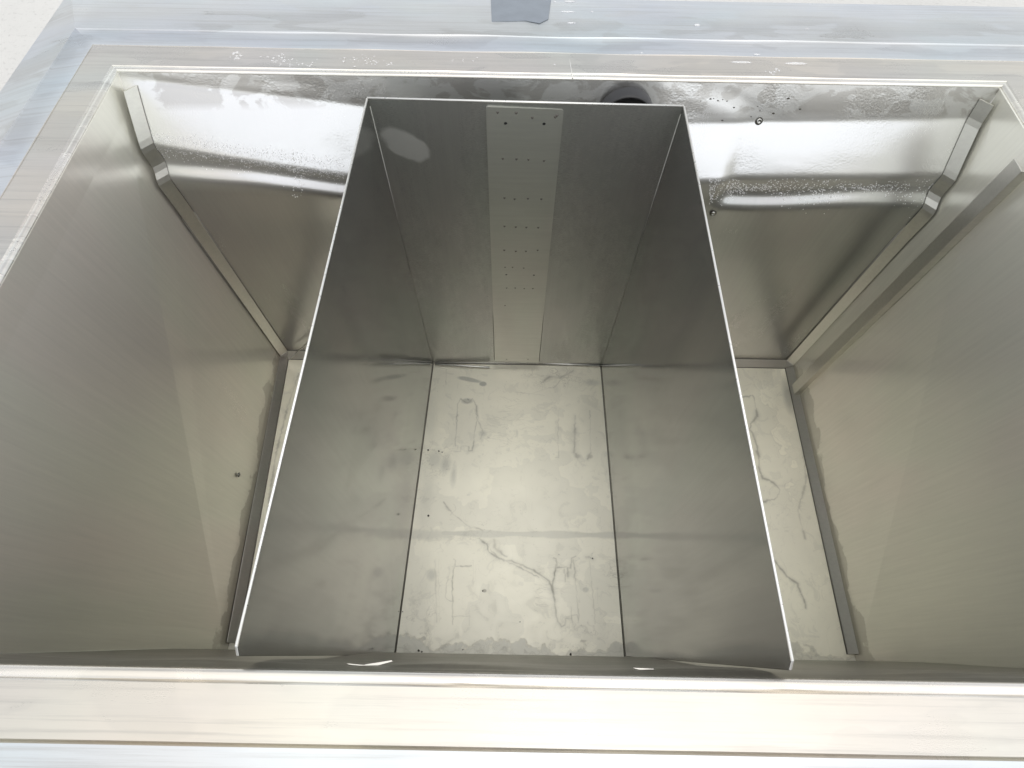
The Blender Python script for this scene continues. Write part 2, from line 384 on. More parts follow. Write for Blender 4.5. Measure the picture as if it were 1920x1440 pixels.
# floor: steel under the stain mask
M_floor, nt, bs = new_mat('stained_floor_steel')
uv = nt.nodes.new('ShaderNodeUVMap'); uv.uv_map = 'plan'
im = nt.nodes.new('ShaderNodeTexImage'); im.image = floor_mask; im.interpolation = 'Cubic'; nt.links.new(uv.outputs[0], im.inputs[0])
sp = nt.nodes.new('ShaderNodeSeparateColor'); nt.links.new(im.outputs[0], sp.inputs[0])
big = noise(nt, 5, 5, .6, dist=.8); mid = noise(nt, 30, 6, .65, dist=1.2); fine = noise(nt, 500, 2)
c = mixc(nt, ramp(nt, big, .35, .66, 0, 1), (.94, .91, .765), (.85, .825, .70))
c = mixc(nt, ramp(nt, mid, .56, .60, 0, .16), c, (.50, .49, .43))
c = mixc(nt, sp.outputs[2], c, (.96, .93, .78))
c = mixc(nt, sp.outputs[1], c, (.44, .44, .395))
c = mixc(nt, math_(nt, 'MULTIPLY', sp.outputs[0], .55), c, (.30, .28, .235))
nt.links.new(c, bs.inputs['Base Color']); bs.inputs['Metallic'].default_value = .55; add_haze(nt, bs, .40, .6)
r = math_(nt, 'ADD', ramp(nt, mid, .3, .7, .30, .40), math_(nt, 'MULTIPLY', sp.outputs[0], .15))
r = math_(nt, 'SUBTRACT', r, math_(nt, 'MULTIPLY', sp.outputs[1], .06))
nt.links.new(r, bs.inputs['Roughness'])
bumps(nt, bs, [(noise(nt, 4, 2, .4), .3, .004), (mid, .05, .001), (fine, .1, .0002)])

def plain(name, col, rough=.5, metallic=0.0, var=.15):
    m, nt, bs = new_mat(name)
    n = noise(nt, 40, 4)
    c = mixc(nt, ramp(nt, n, .3, .7, 0, 1), col, tuple(v * (1 - var) for v in col))
    nt.links.new(c, bs.inputs['Base Color']); bs.inputs['Roughness'].default_value = rough; bs.inputs['Metallic'].default_value = metallic
    return m
M_black = plain('black_shade', (.012, .012, .013), .45)
M_grime = plain('dark_grime', (.05, .045, .035), .8)
M_seal_shade = plain('grey_sealant_shade', (.22, .21, .18), .7)
M_weld = plain('weld_seam_steel', (.72, .71, .67), .5, .6)
M_tape = plain('grey_blue_film', (.24, .27, .305), .4, .6)
M_chip = plain('pale_film', (.78, .77, .70), .5)
M_water, nt, bs = new_mat('water_drop')
bs.inputs['Base Color'].default_value = (1, 1, 1, 1); bs.inputs['Transmission Weight'].default_value = .55
bs.inputs['Roughness'].default_value = .12; bs.inputs['IOR'].default_value = 1.33
M_ground, nt, bs = new_mat('pale_concrete')
n1 = noise(nt, 1.4, 6, .6); n2 = noise(nt, 60, 5, .7)
c = mixc(nt, ramp(nt, n1, .3, .7, 0, 1), (.62, .61, .58), (.50, .495, .47)); c = mixc(nt, ramp(nt, n2, .55, .75, 0, .5), c, (.26, .25, .235))
nt.links.new(c, bs.inputs['Base Color']); bs.inputs['Roughness'].default_value = .9; bumps(nt, bs, [(n2, .4, .004)])

sync_haze()
# ------------------------------------------------------------------ ground
H = 0.593                      # top of the insert
RZ = 0.580                     # top of the basin rim
GZ = -0.045
bm = bmesh.new(); bmesh.ops.create_grid(bm, x_segments=8, y_segments=8, size=60)
g = from_bm('ground', bm, M_ground); g.location.z = GZ; tag(g, kind='structure')

# ------------------------------------------------------------------ the basin
basin = empty('steel_basin', (0, .3, GZ))
tag(basin, 'large open stainless steel basin with folded rim and water stained floor', 'basin')

yb = on_z(1000, 672)[1]
YW = on_z(560, 673)[1] + .012                     # back wall at floor level
XL0, XL1 = on_z(530, 668)[0] , on_z(424, 1235)[0]     # left end wall, back and front
XR0, XR1 = on_z(1484, 690)[0], on_z(1484, 690)[0] - .012
YF = on_z(950, 1228)[1]
YT = on_z(960, 144, RZ)[1]                         # inner lip, back
YFT = on_z(960, 1262, RZ)[1]                       # inner lip, front
XLT, XRT = XL0 - .004, XR0 + .004
print('YW', YW, 'YT', YT, 'YF', YF, 'YFT', YFT, 'XL', XL0, XL1, 'XR', XR0)

# floor sheet, finely cut so that it can dish very slightly
bm = bmesh.new(); nx, ny = 60, 40
G = [[bm.verts.new((XL0 - .01 + (XR0 - XL0 + .02) * i / nx, YF - .012 + (YW - YF + .014) * j / ny, 0)) for i in range(nx + 1)] for j in range(ny + 1)]
for j in range(ny):
    for i in range(nx): bm.faces.new((G[j][i], G[j][i + 1], G[j + 1][i + 1], G[j + 1][i]))
ul = bm.loops.layers.uv.new('plan')
for f in bm.faces:
    for l in f.loops: l[ul].uv = ((l.vert.co.x - X0) / (X1 - X0), (l.vert.co.y - Y0) / (Y1 - Y0))
    f.smooth = True
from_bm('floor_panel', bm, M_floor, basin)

# back wall: upright flange, rolled shoulder, then the flat wall with a shallow crease
def sm(x): x = max(0., min(1., x)); return x * x * (3 - 2 * x)
zs = [0, .1, .2, .28, .33, .36, .38, .39, .40] + [.40 + .18 * k / 72 for k in range(1, 73)]
zs = [z for z in zs if z <= RZ - .003] + [RZ - .003]
def tilt(x, z):
    left = x < 0
    sk = (x + .3) * .10 if left else -(x - .3) * .03
    zz = z + sk
    lo = (.484 - (x + .46) * .07) if left else .466
    hi = .550 if left else .530
    t = (32 if left else 29) * sm((zz - lo) / .014) * (1 - sm((zz - hi) / .008)) + 16 * sm((zz - hi) / .010)
    a = 1.0 if left else sm((x - .27) / .02)
    zc = .459 - .003 * math.sin(x * 23) + (0.0 if left else -.020)
    t += 40 * a * math.exp(-((zz - zc) / .0095) ** 2)
    t += 2.0 * math.sin(x * 9 + z * 20) * sm((z - .35) / .1)
    return t
bm = bmesh.new(); nx = 150
cols = []
for i in range(nx + 1):
    u = i / nx; xb = (XL0 - .002) + (XR0 - XL0 + .004) * u; xt = XLT + (XRT - XLT) * u
    prof = [YW]; y = YW
    for a, b in zip(zs[:-1], zs[1:]):
        y += math.tan(R(tilt(xb, (a + b) / 2))) * (b - a) if b > .3 else 0
        prof.append(y)
    ytop = prof[-1]; col = []
    for z, y in zip(zs, prof):
        k = sm((z - .36) / (RZ - .36)); y2 = y + (YT - ytop) * k
        col.append(bm.verts.new((xb + (xt - xb) * z / RZ, y2, z)))
    cols.append(col)
for a, b in zip(cols[:-1], cols[1:]):
    for k in range(len(zs) - 1): bm.faces.new((a[k], b[k], b[k + 1], a[k + 1]))
from_bm('back_wall', bm, M_wall, basin, smooth=True)
def prof_row(x):
    y = YW; acc = [YW]
    for a, b in zip(zs[:-1], zs[1:]):
        y += math.tan(R(tilt(x, (a + b) / 2))) * (b - a) if b > .3 else 0
        acc.append(y)
    return [yy_ + (YT - acc[-1]) * sm((z - .36) / (RZ - .36)) for z, yy_ in zip(zs, acc)]
WX = np.linspace(-.5, .62, 141); WT = np.array([prof_row(x) for x in WX])
def prof_y(x, z):
    i = int(np.clip(round((x + .5) / 1.12 * 140), 0, 140)); return float(np.interp(z, zs, WT[i]))
def wall_point(px, py):
    """first hit of the line of sight through a photograph pixel with the back wall"""
    r = ray(px, py); lo_, hi_ = .54, .66
    for k in range(14):
        y = (lo_ + hi_) / 2; p = CAM + r * (y / r[1])
        if y >= prof_y(p[0], p[2]): hi_ = y
        else: lo_ = y
    return Vector(p)

# end walls
plate('end_wall', [(XL0, YW + .002, 0), (XL1, YF - .004, 0), (XLT, YFT, RZ - .003), (XLT, YT, RZ - .003), (XLT+(XL0-XLT)*.2, YW+.002, .44)][::-1], .0015, M_end, basin)
plate('end_wall', [(XR0, YW + .002, 0), (XR1, YF - .004, 0), (XRT, YFT, RZ - .003), (XRT, YT, RZ - .003), (XRT+(XR0-XRT)*.2, YW+.002, .44)], .0015, M_end, basin)

# front wall: leans a little under the rim, with a soft bend near the top
bm = bmesh.new(); prof = [(YF, 0), (YF - .004, .15), (YFT + .010, .40), (YFT + .0062, .52), (YFT + .0045, .548), (YFT + .0035, .560), (YFT + .001, .570), (YFT, RZ - .003)]
nx = 60; cols = []
for i in range(nx + 1):
    u = i / nx; c = []
    for (y, z) in prof:
        xa = XL1 + (XLT - XL1) * z / RZ; xb = XR1 + (XRT - XR1) * z / RZ
        w = .0012 * math.sin(u * 37 + z * 9) * sm((z - .4) / .15) * (1 if z < RZ - .01 else 0)
        c.append(bm.verts.new((xa + (xb - xa) * u, y + w, z)))
    cols.append(c)
for a, b in zip(cols[:-1], cols[1:]):
    for k in range(len(prof) - 1): bm.faces.new((a[k], b[k], b[k + 1], a[k + 1]))
from_bm('front_wall', bm, M_front, basin, smooth=True)

# rim: lip, flat band, step, second band, crease, outer slope and skirt, mitred at the corners
LR = .003
def side_profile(bandA, bandB, bandC):
    p = []
    for k in range(7):
        a = math.pi - math.pi / 2 * k / 6; p.append((LR + LR * math.cos(a), RZ - LR + LR * math.sin(a), 0))
    p += [(LR + .0035, RZ, 0), (LR + .0048, RZ - .0012, 0), (LR + .0062, RZ, 1), (bandA, RZ, 1), (bandA + .0012, RZ - .0022, 1), (bandA + .0024, RZ - .0004, 2),
          (bandB, RZ - .006, 2), (bandB + .002, RZ - .0045, 2), (bandB + .004, RZ - .0062, 2), (bandC, RZ - .028, 2), (bandC + .003, RZ - .035, 2), (bandC + .003, GZ + .002, 2)]
    return p
yA = on_z(960, 99, RZ)[1] - YT; yB = on_z(960, 62, RZ)[1] - YT; yC = on_z(1517, 6, RZ - .028)[1] - YT
fA = YFT - on_z(960, 1402, RZ)[1]
profs = {'back': side_profile(yA, yB, yC), 'front': side_profile(fA, fA + .04, fA + .08), 'left': side_profile(.045, .085, .16), 'right': side_profile(.045, .085, .16)}
def rim_side(side, n=40):
    P = profs[side]; out = []
    def corner(sx, sy, k):
        dx = profs['left' if sx < 0 else 'right'][k][0]; dy = profs['front' if sy < 0 else 'back'][k][0]
        return ((XLT - dx) if sx < 0 else (XRT + dx), (YFT - dy) if sy < 0 else (YT + dy))
    for part, mat, ids in (('rim_lip', M_lip, (0, 9)), ('rim_band', M_rim, (9, 12)), ('rim_outer', M_outer, (12, 18))):
        bm = bmesh.new(); rows = []
        for k in range(ids[0], ids[1] + (0 if ids[1] == 18 else 1)):
            if side == 'back': a, b = corner(-1, 1, k), corner(1, 1, k)
            if side == 'front': a, b = corner(-1, -1, k), corner(1, -1, k)
            if side == 'left': a, b = corner(-1, -1, k), corner(-1, 1, k)
            if side == 'right': a, b = corner(1, -1, k), corner(1, 1, k)
            z = P[k][1]; row = []
            for i in range(n + 1):
                u = i / n; x = a[0] + (b[0] - a[0]) * u; y = a[1] + (b[1] - a[1]) * u
                wob = .0006 * math.sin(x * 31 + y * 17 + k * .7) * (1 if 7 < k < 16 else 0) * math.sin(math.pi * u)
                row.append(bm.verts.new((x, y, z + wob)))
            rows.append(row)
        for r0, r1 in zip(rows[:-1], rows[1:]):
            for i in range(n): bm.faces.new((r0[i], r0[i + 1], r1[i + 1], r1[i]))
        o = from_bm(part, bm, mat, basin)
        for f in o.data.polygons: f.use_smooth = True
        o.data.set_sharp_from_angle(angle=R(50))
for s_ in ('back', 'front', 'left', 'right'): rim_side(s_)
# skirt bottom plate to close the body
plate('base_plate', [(XLT - .16, YFT - fA - .08, GZ + .004), (XRT + .16, YFT - fA - .08, GZ + .004), (XRT + .16, YT + yC, GZ + .004), (XLT - .16, YT + yC, GZ + .004)], .003, M_outer, basin)

# corner strips (45 degree fillet strips with sealant gaps) and the little triangular corner pieces
cs = .0125; t_ = .0012
def strip(name, a, b, c, d, mat=M_bar): return plate(name, [a, b, c, d], t_, mat, basin, bevel=.0004)
zt = .40
def xl(y): return XL0 + (XL1 - XL0) * (YW - y) / (YW - YF)
def xr(y): return XR0 + (XR1 - XR0) * (YW - y) / (YW - YF)
e = .0008
def post(x, sg):
    bm = bmesh.new(); rows = []
    for z in [cs, .1, .2, .3, .38] + [.40 + .165 * k / 24 for k in range(25)]:
        yw = min(prof_y(x + sg * cs, z), prof_y(x, z)) if z > .39 else YW
        rows.append([bm.verts.new((x + sg * e, yw - cs, z)), bm.verts.new((x + sg * cs, yw - e, z)), bm.verts.new((x + sg * (cs + t_), yw - e - .0004, z)), bm.verts.new((x + sg * (e + t_), yw - cs - .0012, z))])
    for p_, q_ in zip(rows[:-1], rows[1:]):
        for k in range(4): bm.faces.new((p_[k], p_[(k + 1) % 4], q_[(k + 1) % 4], q_[k]))
    bm.faces.new(rows[0]); bm.faces.new(rows[-1])
    return from_bm('corner_strip', bm, M_bar, basin)
post(xl(YW), 1); post(xr(YW), -1)
strip('corner_strip', (xl(YW) + cs, YW - e, cs), (xl(YW) + cs, YW - cs, e), (xr(YW) - cs, YW - cs, e), (xr(YW) - cs, YW - e, cs))
strip('corner_strip', (xl(YW) + e, YW - cs, cs), (xl(YW) + cs, YW - cs, e), (xl(YF) + cs, YF + .01, e), (xl(YF) + e, YF + .01, cs))
strip('corner_strip', (xr(YW) - cs, YW - cs, e), (xr(YW) - e, YW - cs, cs), (xr(YF) - e, YF + .01, cs), (xr(YF) - cs, YF + .01, e))
plate('corner_gusset', [(xl(YW) + .001, YW - cs - .001, cs + .001), (xl(YW) + cs, YW - cs, .0022), (xl(YW) + cs + .001, YW - .001, cs + .001)], .0012, M_lip, basin, bevel=.0003)
plate('corner_gusset', [(xr(YW) - .001, YW - cs - .001, cs + .001), (xr(YW) - cs - .001, YW - .001, cs + .001), (xr(YW) - cs, YW - cs, .0022)], .0012, M_bar, basin, bevel=.0003)
def seam(pts, r, mat=M_seal_shade, name='sealant_or_shade_seam'):
    bm = bmesh.new()
    for a, b in zip(pts[:-1], pts[1:]): tube_bm(bm, a, b, r, 6)
    return from_bm(name, bm, mat, basin, smooth=True)
seam([(xl(YW) + cs + .001, YW - cs - .0008, .0003), (xl(YF) + cs + .001, YF + .01, .0003)], .0010)
seam([(xr(YW) - cs - .001, YW - cs - .0008, .0003), (xr(YF) - cs - .001, YF + .01, .0003)], .0010)
seam([(xl(YW) + cs, YW - cs - .001, .0003), (xr(YW) - cs, YW - cs - .001, .0003)], .0009)
seam([(xl(YW) + cs, YW - .0006, cs + .001), (xr(YW) - cs, YW - .0006, cs + .001)], .0008)
seam([(xl(YW) + .0006, YW - cs - .001, cs), (xl(YW) + .0006, YW - cs - .001, zt)], .0007)
seam([(xl(YW) + cs + .001, YW - .0006, cs), (xl(YW) + cs + .001, YW - .0006, zt)], .0010)
seam([(xr(YW) - cs - .001, YW - .0006, cs), (xr(YW) - cs - .001, YW - .0006, zt)], .0012)

# perforated bracket on the right end wall
ybk = on_y(1488, 735, 1)[1]
def on_x(px, py, X):
    r = ray(px, py); return Vector(CAM + r * (X / r[0]))
pa = on_x(1486, 722, XR0 - .012); pb = on_x(1491, 739, XR0 - .012)
y1_, y0_ = pa[1], pb[1]; z0_ = (pa[2] + pb[2]) / 2
br = plate('end_bracket', [(XR0 - .012, y0_, z0_), (XR0 - .012, y1_, z0_), (XR0 - .012, y1_, .565), (XR0 - .012, y0_, .565)], -.0015, M_bar, basin, bevel=.0004)
plate('end_bracket', [(XR0 - .0118, y0_, z0_), (XR0 - .0118, y0_, .565), (XR0 - .0018, y0_, .565), (XR0 - .0018, y0_, z0_)], .0015, M_bar, basin, bevel=.0004)

# vertical weld seams on the rims
def weld(p, q, r=.0010, flare=None):
    bm = bmesh.new(); tube_bm(bm, p, q, r, 8); 
    if flare: tube_bm(bm, q, flare[0], r, 8, flare[1])
    o = from_bm('weld_seam', bm, M_weld, basin, smooth=True)
pw, qw = on_z(1107, 1293, RZ), on_z(1107, 1396, RZ)
weld((pw.x, pw.y, RZ - .0004), (qw.x, qw.y, RZ - .0004), .0008)
for sx in (-1, 1):
    bm = bmesh.new(); base = Vector((qw.x, qw.y, RZ + .0002)); pts = [base + Vector((0, .009, 0)), base + Vector((sx * .0015, .004, 0)), base + Vector((sx * .006, .0005, 0)), base + Vector((0, .0002, 0))]
    vs = [bm.verts.new(p) for p in pts]; bm.faces.new(vs); vb = [bm.verts.new(p - Vector((0, 0, .0012))) for p in pts]
    for i in range(4): bm.faces.new((vs[i], vb[i], vb[(i + 1) % 4], vs[(i + 1) % 4]))
    from_bm('weld_foot', bm, M_weld, basin)
pw, qw = on_z(1074, 150, RZ), on_z(1068, 112, RZ)
weld((pw.x, pw.y + .004, RZ - .0005), (qw.x, qw.y, RZ - .0005), .0009)
for px in (691, 1279):
    a = on_z(px, 158, RZ)
    weld((a.x, YT - .0002, RZ - .006), (a.x, YT - .0012, RZ - .026), .0007)

# screws on the walls
def screw(p, n, r=.0042, parent=basin):
    n = Vector(n).normalized(); p = Vector(p)
    bm = bmesh.new()
    prof_ = [(r, 0), (r, .0008), (r * .8, .0016), (r * .45, .0017), (r * .4, .0009), (0.0001, .0008)]
    u = n.orthogonal().normalized(); v = n.cross(u); rings = []
    for (rr, h) in prof_: rings.append([bm.verts.new(p + n * h + (u * math.cos(t) + v * math.sin(t)) * rr) for t in [2 * math.pi * i / 14 for i in range(14)]])
    for a, b in zip(rings[:-1], rings[1:]):
        for i in range(14): bm.faces.new((a[i], a[(i + 1) % 14], b[(i + 1) % 14], b[i]))
    bm.faces.new(rings[-1])
    s = from_bm('screw', bm, M_rod, parent, smooth=True)
    # worn washer mark round it
    bm = bmesh.new(); tube_bm(bm, p - n * .0002, p + n * .0004, r * 1.35, 16); from_bm('washer', bm, M_grime, s).location = (0, 0, 0)
for px, py in ((1423, 227), (1337, 400)):
    p = wall_point(px, py); screw(p, (0, -1, .35 if py < 300 else 0), .0036)
p = on_x(437, 890, XL0 + .004); screw((xl(p[1]) + .0003, p[1], p[2]), (1, 0, 0), .003)

# overflow pipe behind the insert
pc = on_y(1173, 224, YT - .024)
drain = empty('overflow_pipe', pc); tag(drain, 'black rubber pipe mouth half hidden behind the back panel of the insert', 'pipe')
bm = bmesh.new(); n = 40; r0, r1 = .034, .0312; rings = []
for (rr, dy) in ((r0, .010), (r0, -.004), (r0 * .97, -.007), (r1, -.007), (r1 * .97, -.004), (r1 * .95, .010)):
    rings.append([bm.verts.new((pc.x + rr * math.cos(2 * math.pi * i / n), pc.y + dy + .003, pc.z + rr * math.sin(2 * math.pi * i / n))) for i in range(n)])
for a, b in zip(rings[:-1], rings[1:]):
    for i in range(n): bm.faces.new((a[i], a[(i + 1) % n], b[(i + 1) % n], b[i]))
from_bm('pipe_wall', bm, plain('dark_grey_rubber', (.03, .03, .031), .5), drain, smooth=True)
bm = bmesh.new(); tube_bm(bm, (pc.x, pc.y + .0005, pc.z), (pc.x, pc.y + .006, pc.z), r1, 32); from_bm('pipe_shade_disc', bm, M_black, drain)  # black disc stands in for the shaded inside of the pipe

# ------------------------------------------------------------------ the insert
insert = empty('divider_insert', (0, .29, 0))
tag(insert, 'upright three sided sheet steel divider standing in the middle of the basin', 'divider')
TH = .0022
Lb, Lf, Rb, Rf = on_z(812, 680, .0015), on_z(740, 1229, .0015), on_z(1127, 685, .0015), on_z(1172, 1231, .0015)
LB, LF, RB, RF = on_z(690, 184, H), on_z(441, 1230, H), on_z(1281, 199, H), on_z(1487, 1257, H)
ym = (LB.y + RB.y) / 2
def panel(name, q, thick, mat, chamfer=None, sub=0):
    return plate(name, q, thick, mat, insert, bevel=.0007)
LF2 = LF + Vector((0, .0, -.006)); LF3 = LF.lerp(LB, .010)
RF2 = RF + Vector((0, .0, -.006)); RF3 = RF.lerp(RB, .010)
panel('side_panel', [Lb, LB, LF3, LF2, Lf], -TH, M_side)
panel('side_panel', [Rb, RB, RF3, RF2, Rf], TH, M_side)
o = panel('back_panel', [Lb + Vector((-TH * .5, .0004, .001)), LB + Vector((-TH * .5, .0004, 0)), RB + Vector((TH * .5, .0004, 0)), Rb + Vector((TH * .5, .0004, .001))], TH, M_panel)
def edge(name, pts, r=.0013):  # pale tubes added on the sheet edges to strengthen their highlight
    bm = bmesh.new()
    for a, b in zip(pts[:-1], pts[1:]): tube_bm(bm, a, b, r, 8)
    from_bm(name, bm, M_edge, insert, smooth=True)
hx = Vector((TH / 2, 0, 0)); hy = Vector((0, TH / 2, 0))
dn = Vector((0, 0, -.0007))
edge('edge_highlight', [LF3 - hx + dn, LB - hx + dn], .0012)
edge('edge_highlight', [RF3 + hx + dn, RB + hx + dn], .0012)
edge('edge_highlight', [LB - hx + hy + dn, RB + hx + hy + dn], .0013)
# thin grey seams where the panels meet the floor
for a, b, s in ((Lb, Lf, 1), (Rb, Rf, -1)):
    bm = bmesh.new(); tube_bm(bm, (a.x + s * .0008, a.y, .0002), (b.x + s * .0008, b.y, .0002), .0009, 6)
    from_bm('joint_seam', bm, M_seal_shade, insert, smooth=True)
bm = bmesh.new(); tube_bm(bm, Lb + Vector((0, -.0006, -.001)), Rb + Vector((0, -.0006, -.001)), .0010, 6); from_bm('joint_seam', bm, M_seal_shade, insert, smooth=True)
for a, b in ((Lb, LB), (Rb, RB)):
    s = 1 if a is Lb else -1
    bm = bmesh.new(); tube_bm(bm, (a.x + s * .0003, a.y - .0003, .002), (b.x + s * .0003, b.y - .0003, H - .01), .0003, 6); from_bm('corner_weld', bm, M_strip, insert, smooth=True)

# perforated strip down the middle of the back panel, drilled through
def bp(px, py, off=0.0):
    """a point on the back panel's plane"""
    n = (LB - Lb).cross(Rb - Lb).normalized()
    r = Vector(ray(px, py)); c = Vector(CAM); t = (Lb - c).dot(n) / r.dot(n); return c + r * t
nrm = (LB - Lb).cross(Rb - Lb).normalized()
if nrm.y > 0: nrm = -nrm
corners = [bp(911, 197), bp(1057, 202), bp(1010, 677), bp(928, 674)]
ex = (corners[1] - corners[0]).normalized(); ez = nrm.cross(ex).normalized()
if ez.z < 0: ez = -ez
def loc2(p): d = p - corners[0]; return (d.dot(ex), d.dot(ez))
out2 = []
c2 = [loc2(c) for c in corners]
def rounded(c2, radii):
    res = []
    for i, c in enumerate(c2):
        r = radii[i]; p, q = Vector(c2[i - 1]), Vector(c2[(i + 1) % 4]); c = Vector(c)
        a = c + (p - c).normalized() * r; b = c + (q - c).normalized() * r
        if r < .0005: res.append(c); continue
        for k in range(5):
            t = k / 4; res.append((a * (1 - t) ** 2 + c * 2 * t * (1 - t) + b * t * t))
    return res
outline = rounded(c2, [.0035, .0035, .0001, .0001])
holes = [(948, 228, 2.0), (1020, 229, 2.0), (949.5, 512, 1.8), (1001, 513, 1.8), (950, 671, 1.5), (990, 671, 1.5)]
bm = bmesh.new(); edges = []
def loop(pts):
    vs = [bm.verts.new(corners[0] + ex * p[0] + ez * p[1] + nrm * .0034) for p in pts]
    for i in range(len(vs)): edges.append(bm.edges.new((vs[i], vs[(i + 1) % len(vs)])))
loop(outline)
for (hx, hy, hr) in holes:
    c = loc2(bp(hx, hy)); loop([(c[0] + hr * .001 * math.cos(2 * math.pi * i / 12), c[1] + hr * .001 * math.sin(2 * math.pi * i / 12)) for i in range(12)])
res = bmesh.ops.triangle_fill(bm, edges=edges, use_beauty=True)
ext = bmesh.ops.extrude_face_region(bm, geom=list(bm.faces))
bmesh.ops.translate(bm, verts=[v for v in ext['geom'] if isinstance(v, bmesh.types.BMVert)], vec=-nrm * .0022)
st = from_bm('mounting_strip', bm, M_strip, insert)
for (hx, hy, hr) in holes:           # black discs fill the drilled holes, standing in for their shade
    c = bp(hx, hy) + nrm * .0014; bm = bmesh.new(); tube_bm(bm, c, c + nrm * .0016, hr * .00097, 12); from_bm('hole_shade', bm, M_black, st).location = (0, 0, 0)
# rows of small tack marks
marks = [(933, 207), (968, 208), (998, 217), (1044, 213), (1041, 216), (943, 294), (968.5, 295), (991, 295.5), (1020, 298),
         (946, 368), (965, 370), (990, 369), (1015, 370), (946, 421), (967, 422.5), (987, 423), (1009, 423.5), (945.5, 466), (967, 468), (986, 468),
         (1008, 466), (947, 498), (961, 498), (982, 499.5), (950, 537), (966, 537), (983, 538), (999, 538), (947, 570)]
base_me = None
for i, (mx, my) in enumerate(marks):
    p = bp(mx, my) + nrm * .0034
    if base_me is None:
        bm = bmesh.new(); rr = .0016
        top = [bm.verts.new(Vector((0, 0, 0)) + (ex * math.cos(t) + ez * math.sin(t)) * rr * (1 + .25 * math.sin(3 * t)) + nrm * .00015) for t in [2 * math.pi * k / 10 for k in range(10)]]
        mid = bm.verts.new(nrm * .0007); bot = [bm.verts.new(v.co - nrm * .0004) for v in top]
        for k in range(10): bm.faces.new((top[k], top[(k + 1) % 10], mid)); bm.faces.new((top[k], bot[k], bot[(k + 1) % 10], top[(k + 1) % 10]))
        base_me = bpy.data.meshes.new('tack_weld'); bm.to_mesh(base_me); bm.free(); base_me.materials.append(plain('tack_weld_steel', (.12, .11, .095), .6, .4))
    o = bpy.data.objects.new('tack_weld', base_me); C.objects.link(o); o.parent = st
    o.location = p + nrm * .00005
    o.scale = (1, 1, 1) if my < 480 else (.85, .85, .85)

for i in (1, 3):  # dark tubes beside the strip stand in for its edge shadow
    a, b = corners[i], corners[(i + 1) % 4]; sg = 1 if i == 1 else -1
    bm = bmesh.new(); tube_bm(bm, a + ex * .0006 * sg + nrm * .0004 - ez * .004 * (1 if i == 1 else 0), b + ex * .0006 * sg + nrm * .0004, .0008, 6)
    from_bm('sealant_or_shade_seam', bm, M_seal_shade, st, smooth=True)
# thin rods lying along the foot of the back panel and leaning in the left corner
def rod(p, q, r, label):
    p, q = Vector(p), Vector(q); bm = bmesh.new(); tube_bm(bm, p, q, r, 10)
    bmesh.ops.translate(bm, verts=bm.verts, vec=-p)
    o = from_bm('metal_rod', bm, M_rod, None, smooth=True, bevel=.0002); o.location = p
    tag(o, label, 'rod', 'thin metal rods left in the basin')
a, b = on_z(815, 683.5, .0022), on_z(918, 690, .0014)
rod((a.x + .001, a.y, .0045), (b.x, b.y, .004), .0019, 'loose thin metal rod on the floor angling away from the left panel')
a, b = on_z(1010, 681, .003), on_z(1127, 684.5, .003)
rod(a, (b.x - .0012, b.y - .001, .003), .0022, 'thin metal rod on the floor along the right half of the back panel foot')
a, b = on_z(815, 678, .003), on_z(1005, 681, .003)
rod((a.x + .001, a.y - .0012, .0026), (b.x, b.y - .0008, .0026), .0011, 'longer dull rod tight against the left half of the back panel foot')
a = on_z(541, 675, .004); b = on_y(640, 585, YW - .004)
rod((a.x, a.y, .004), b, .0013, 'slim rod leaning up from the left rear corner piece behind the divider')

# pale plates along the front wall, standing in for reflected slivers of light
def sliver(pts, z=.556):
    q = [on_z(x, y, z) for x, y in pts]; bm = bmesh.new(); a = [bm.verts.new(p) for p in q]; b = [bm.verts.new(p - Vector((0, 0, .001))) for p in q]
    bm.faces.new(a); bm.faces.new(b[::-1]); k = len(a)
    for i in range(k): bm.faces.new((a[i], b[i], b[(i + 1) % k], a[(i + 1) % k]))
    from_bm('reflected_sliver', bm, M_lip, basin)
sliver([(1186, 1252), (1226, 1254), (1227, 1262), (1208, 1261), (1204, 1257)])
sliver([(684, 1246), (684, 1252), (700, 1250), (736, 1240), (734, 1238), (703, 1243)])
sliver([(650, 1244), (684, 1247), (684, 1249), (655, 1246)])
sliver([(1292, 1257), (1350, 1262), (1415, 1262), (1415, 1260), (1345, 1258)])
sliver([(428, 1243), (448, 1244), (448, 1251), (428, 1250)])

# ------------------------------------------------------------------ small things on the surfaces
# film patch on the far rim
def rim_z(y):
    d = y - YT; P = profs['back']; return float(np.interp(d, [p[0] for p in P[:17]], [p[1] for p in P[:17]]))
def on_rim(px, py):
    p = on_z(px, py, RZ)
    for _ in range(6): p = on_z(px, py, rim_z(p.y))
    return p
q = [on_rim(920, -8), on_rim(1034, -6), on_rim(1028, 36), on_rim(1012, 44), on_rim(985, 39), on_rim(922, 41)]
bm = bmesh.new(); a = [bm.verts.new(p + Vector((0, 0, .0003))) for p in q]; b = [bm.verts.new(p + Vector((0, 0, -.0002))) for p in q]
bm.faces.new(a)
for i in range(6): bm.faces.new((a[i], b[i], b[(i + 1) % 6], a[(i + 1) % 6]))
cx_ = q[2].copy(); bmesh.ops.translate(bm, verts=bm.verts, vec=-cx_)
o = from_bm('film_patch', bm, M_tape); o.location = cx_; tag(o, 'dark grey blue patch of film stuck on the far outer rim at the top', 'film patch')

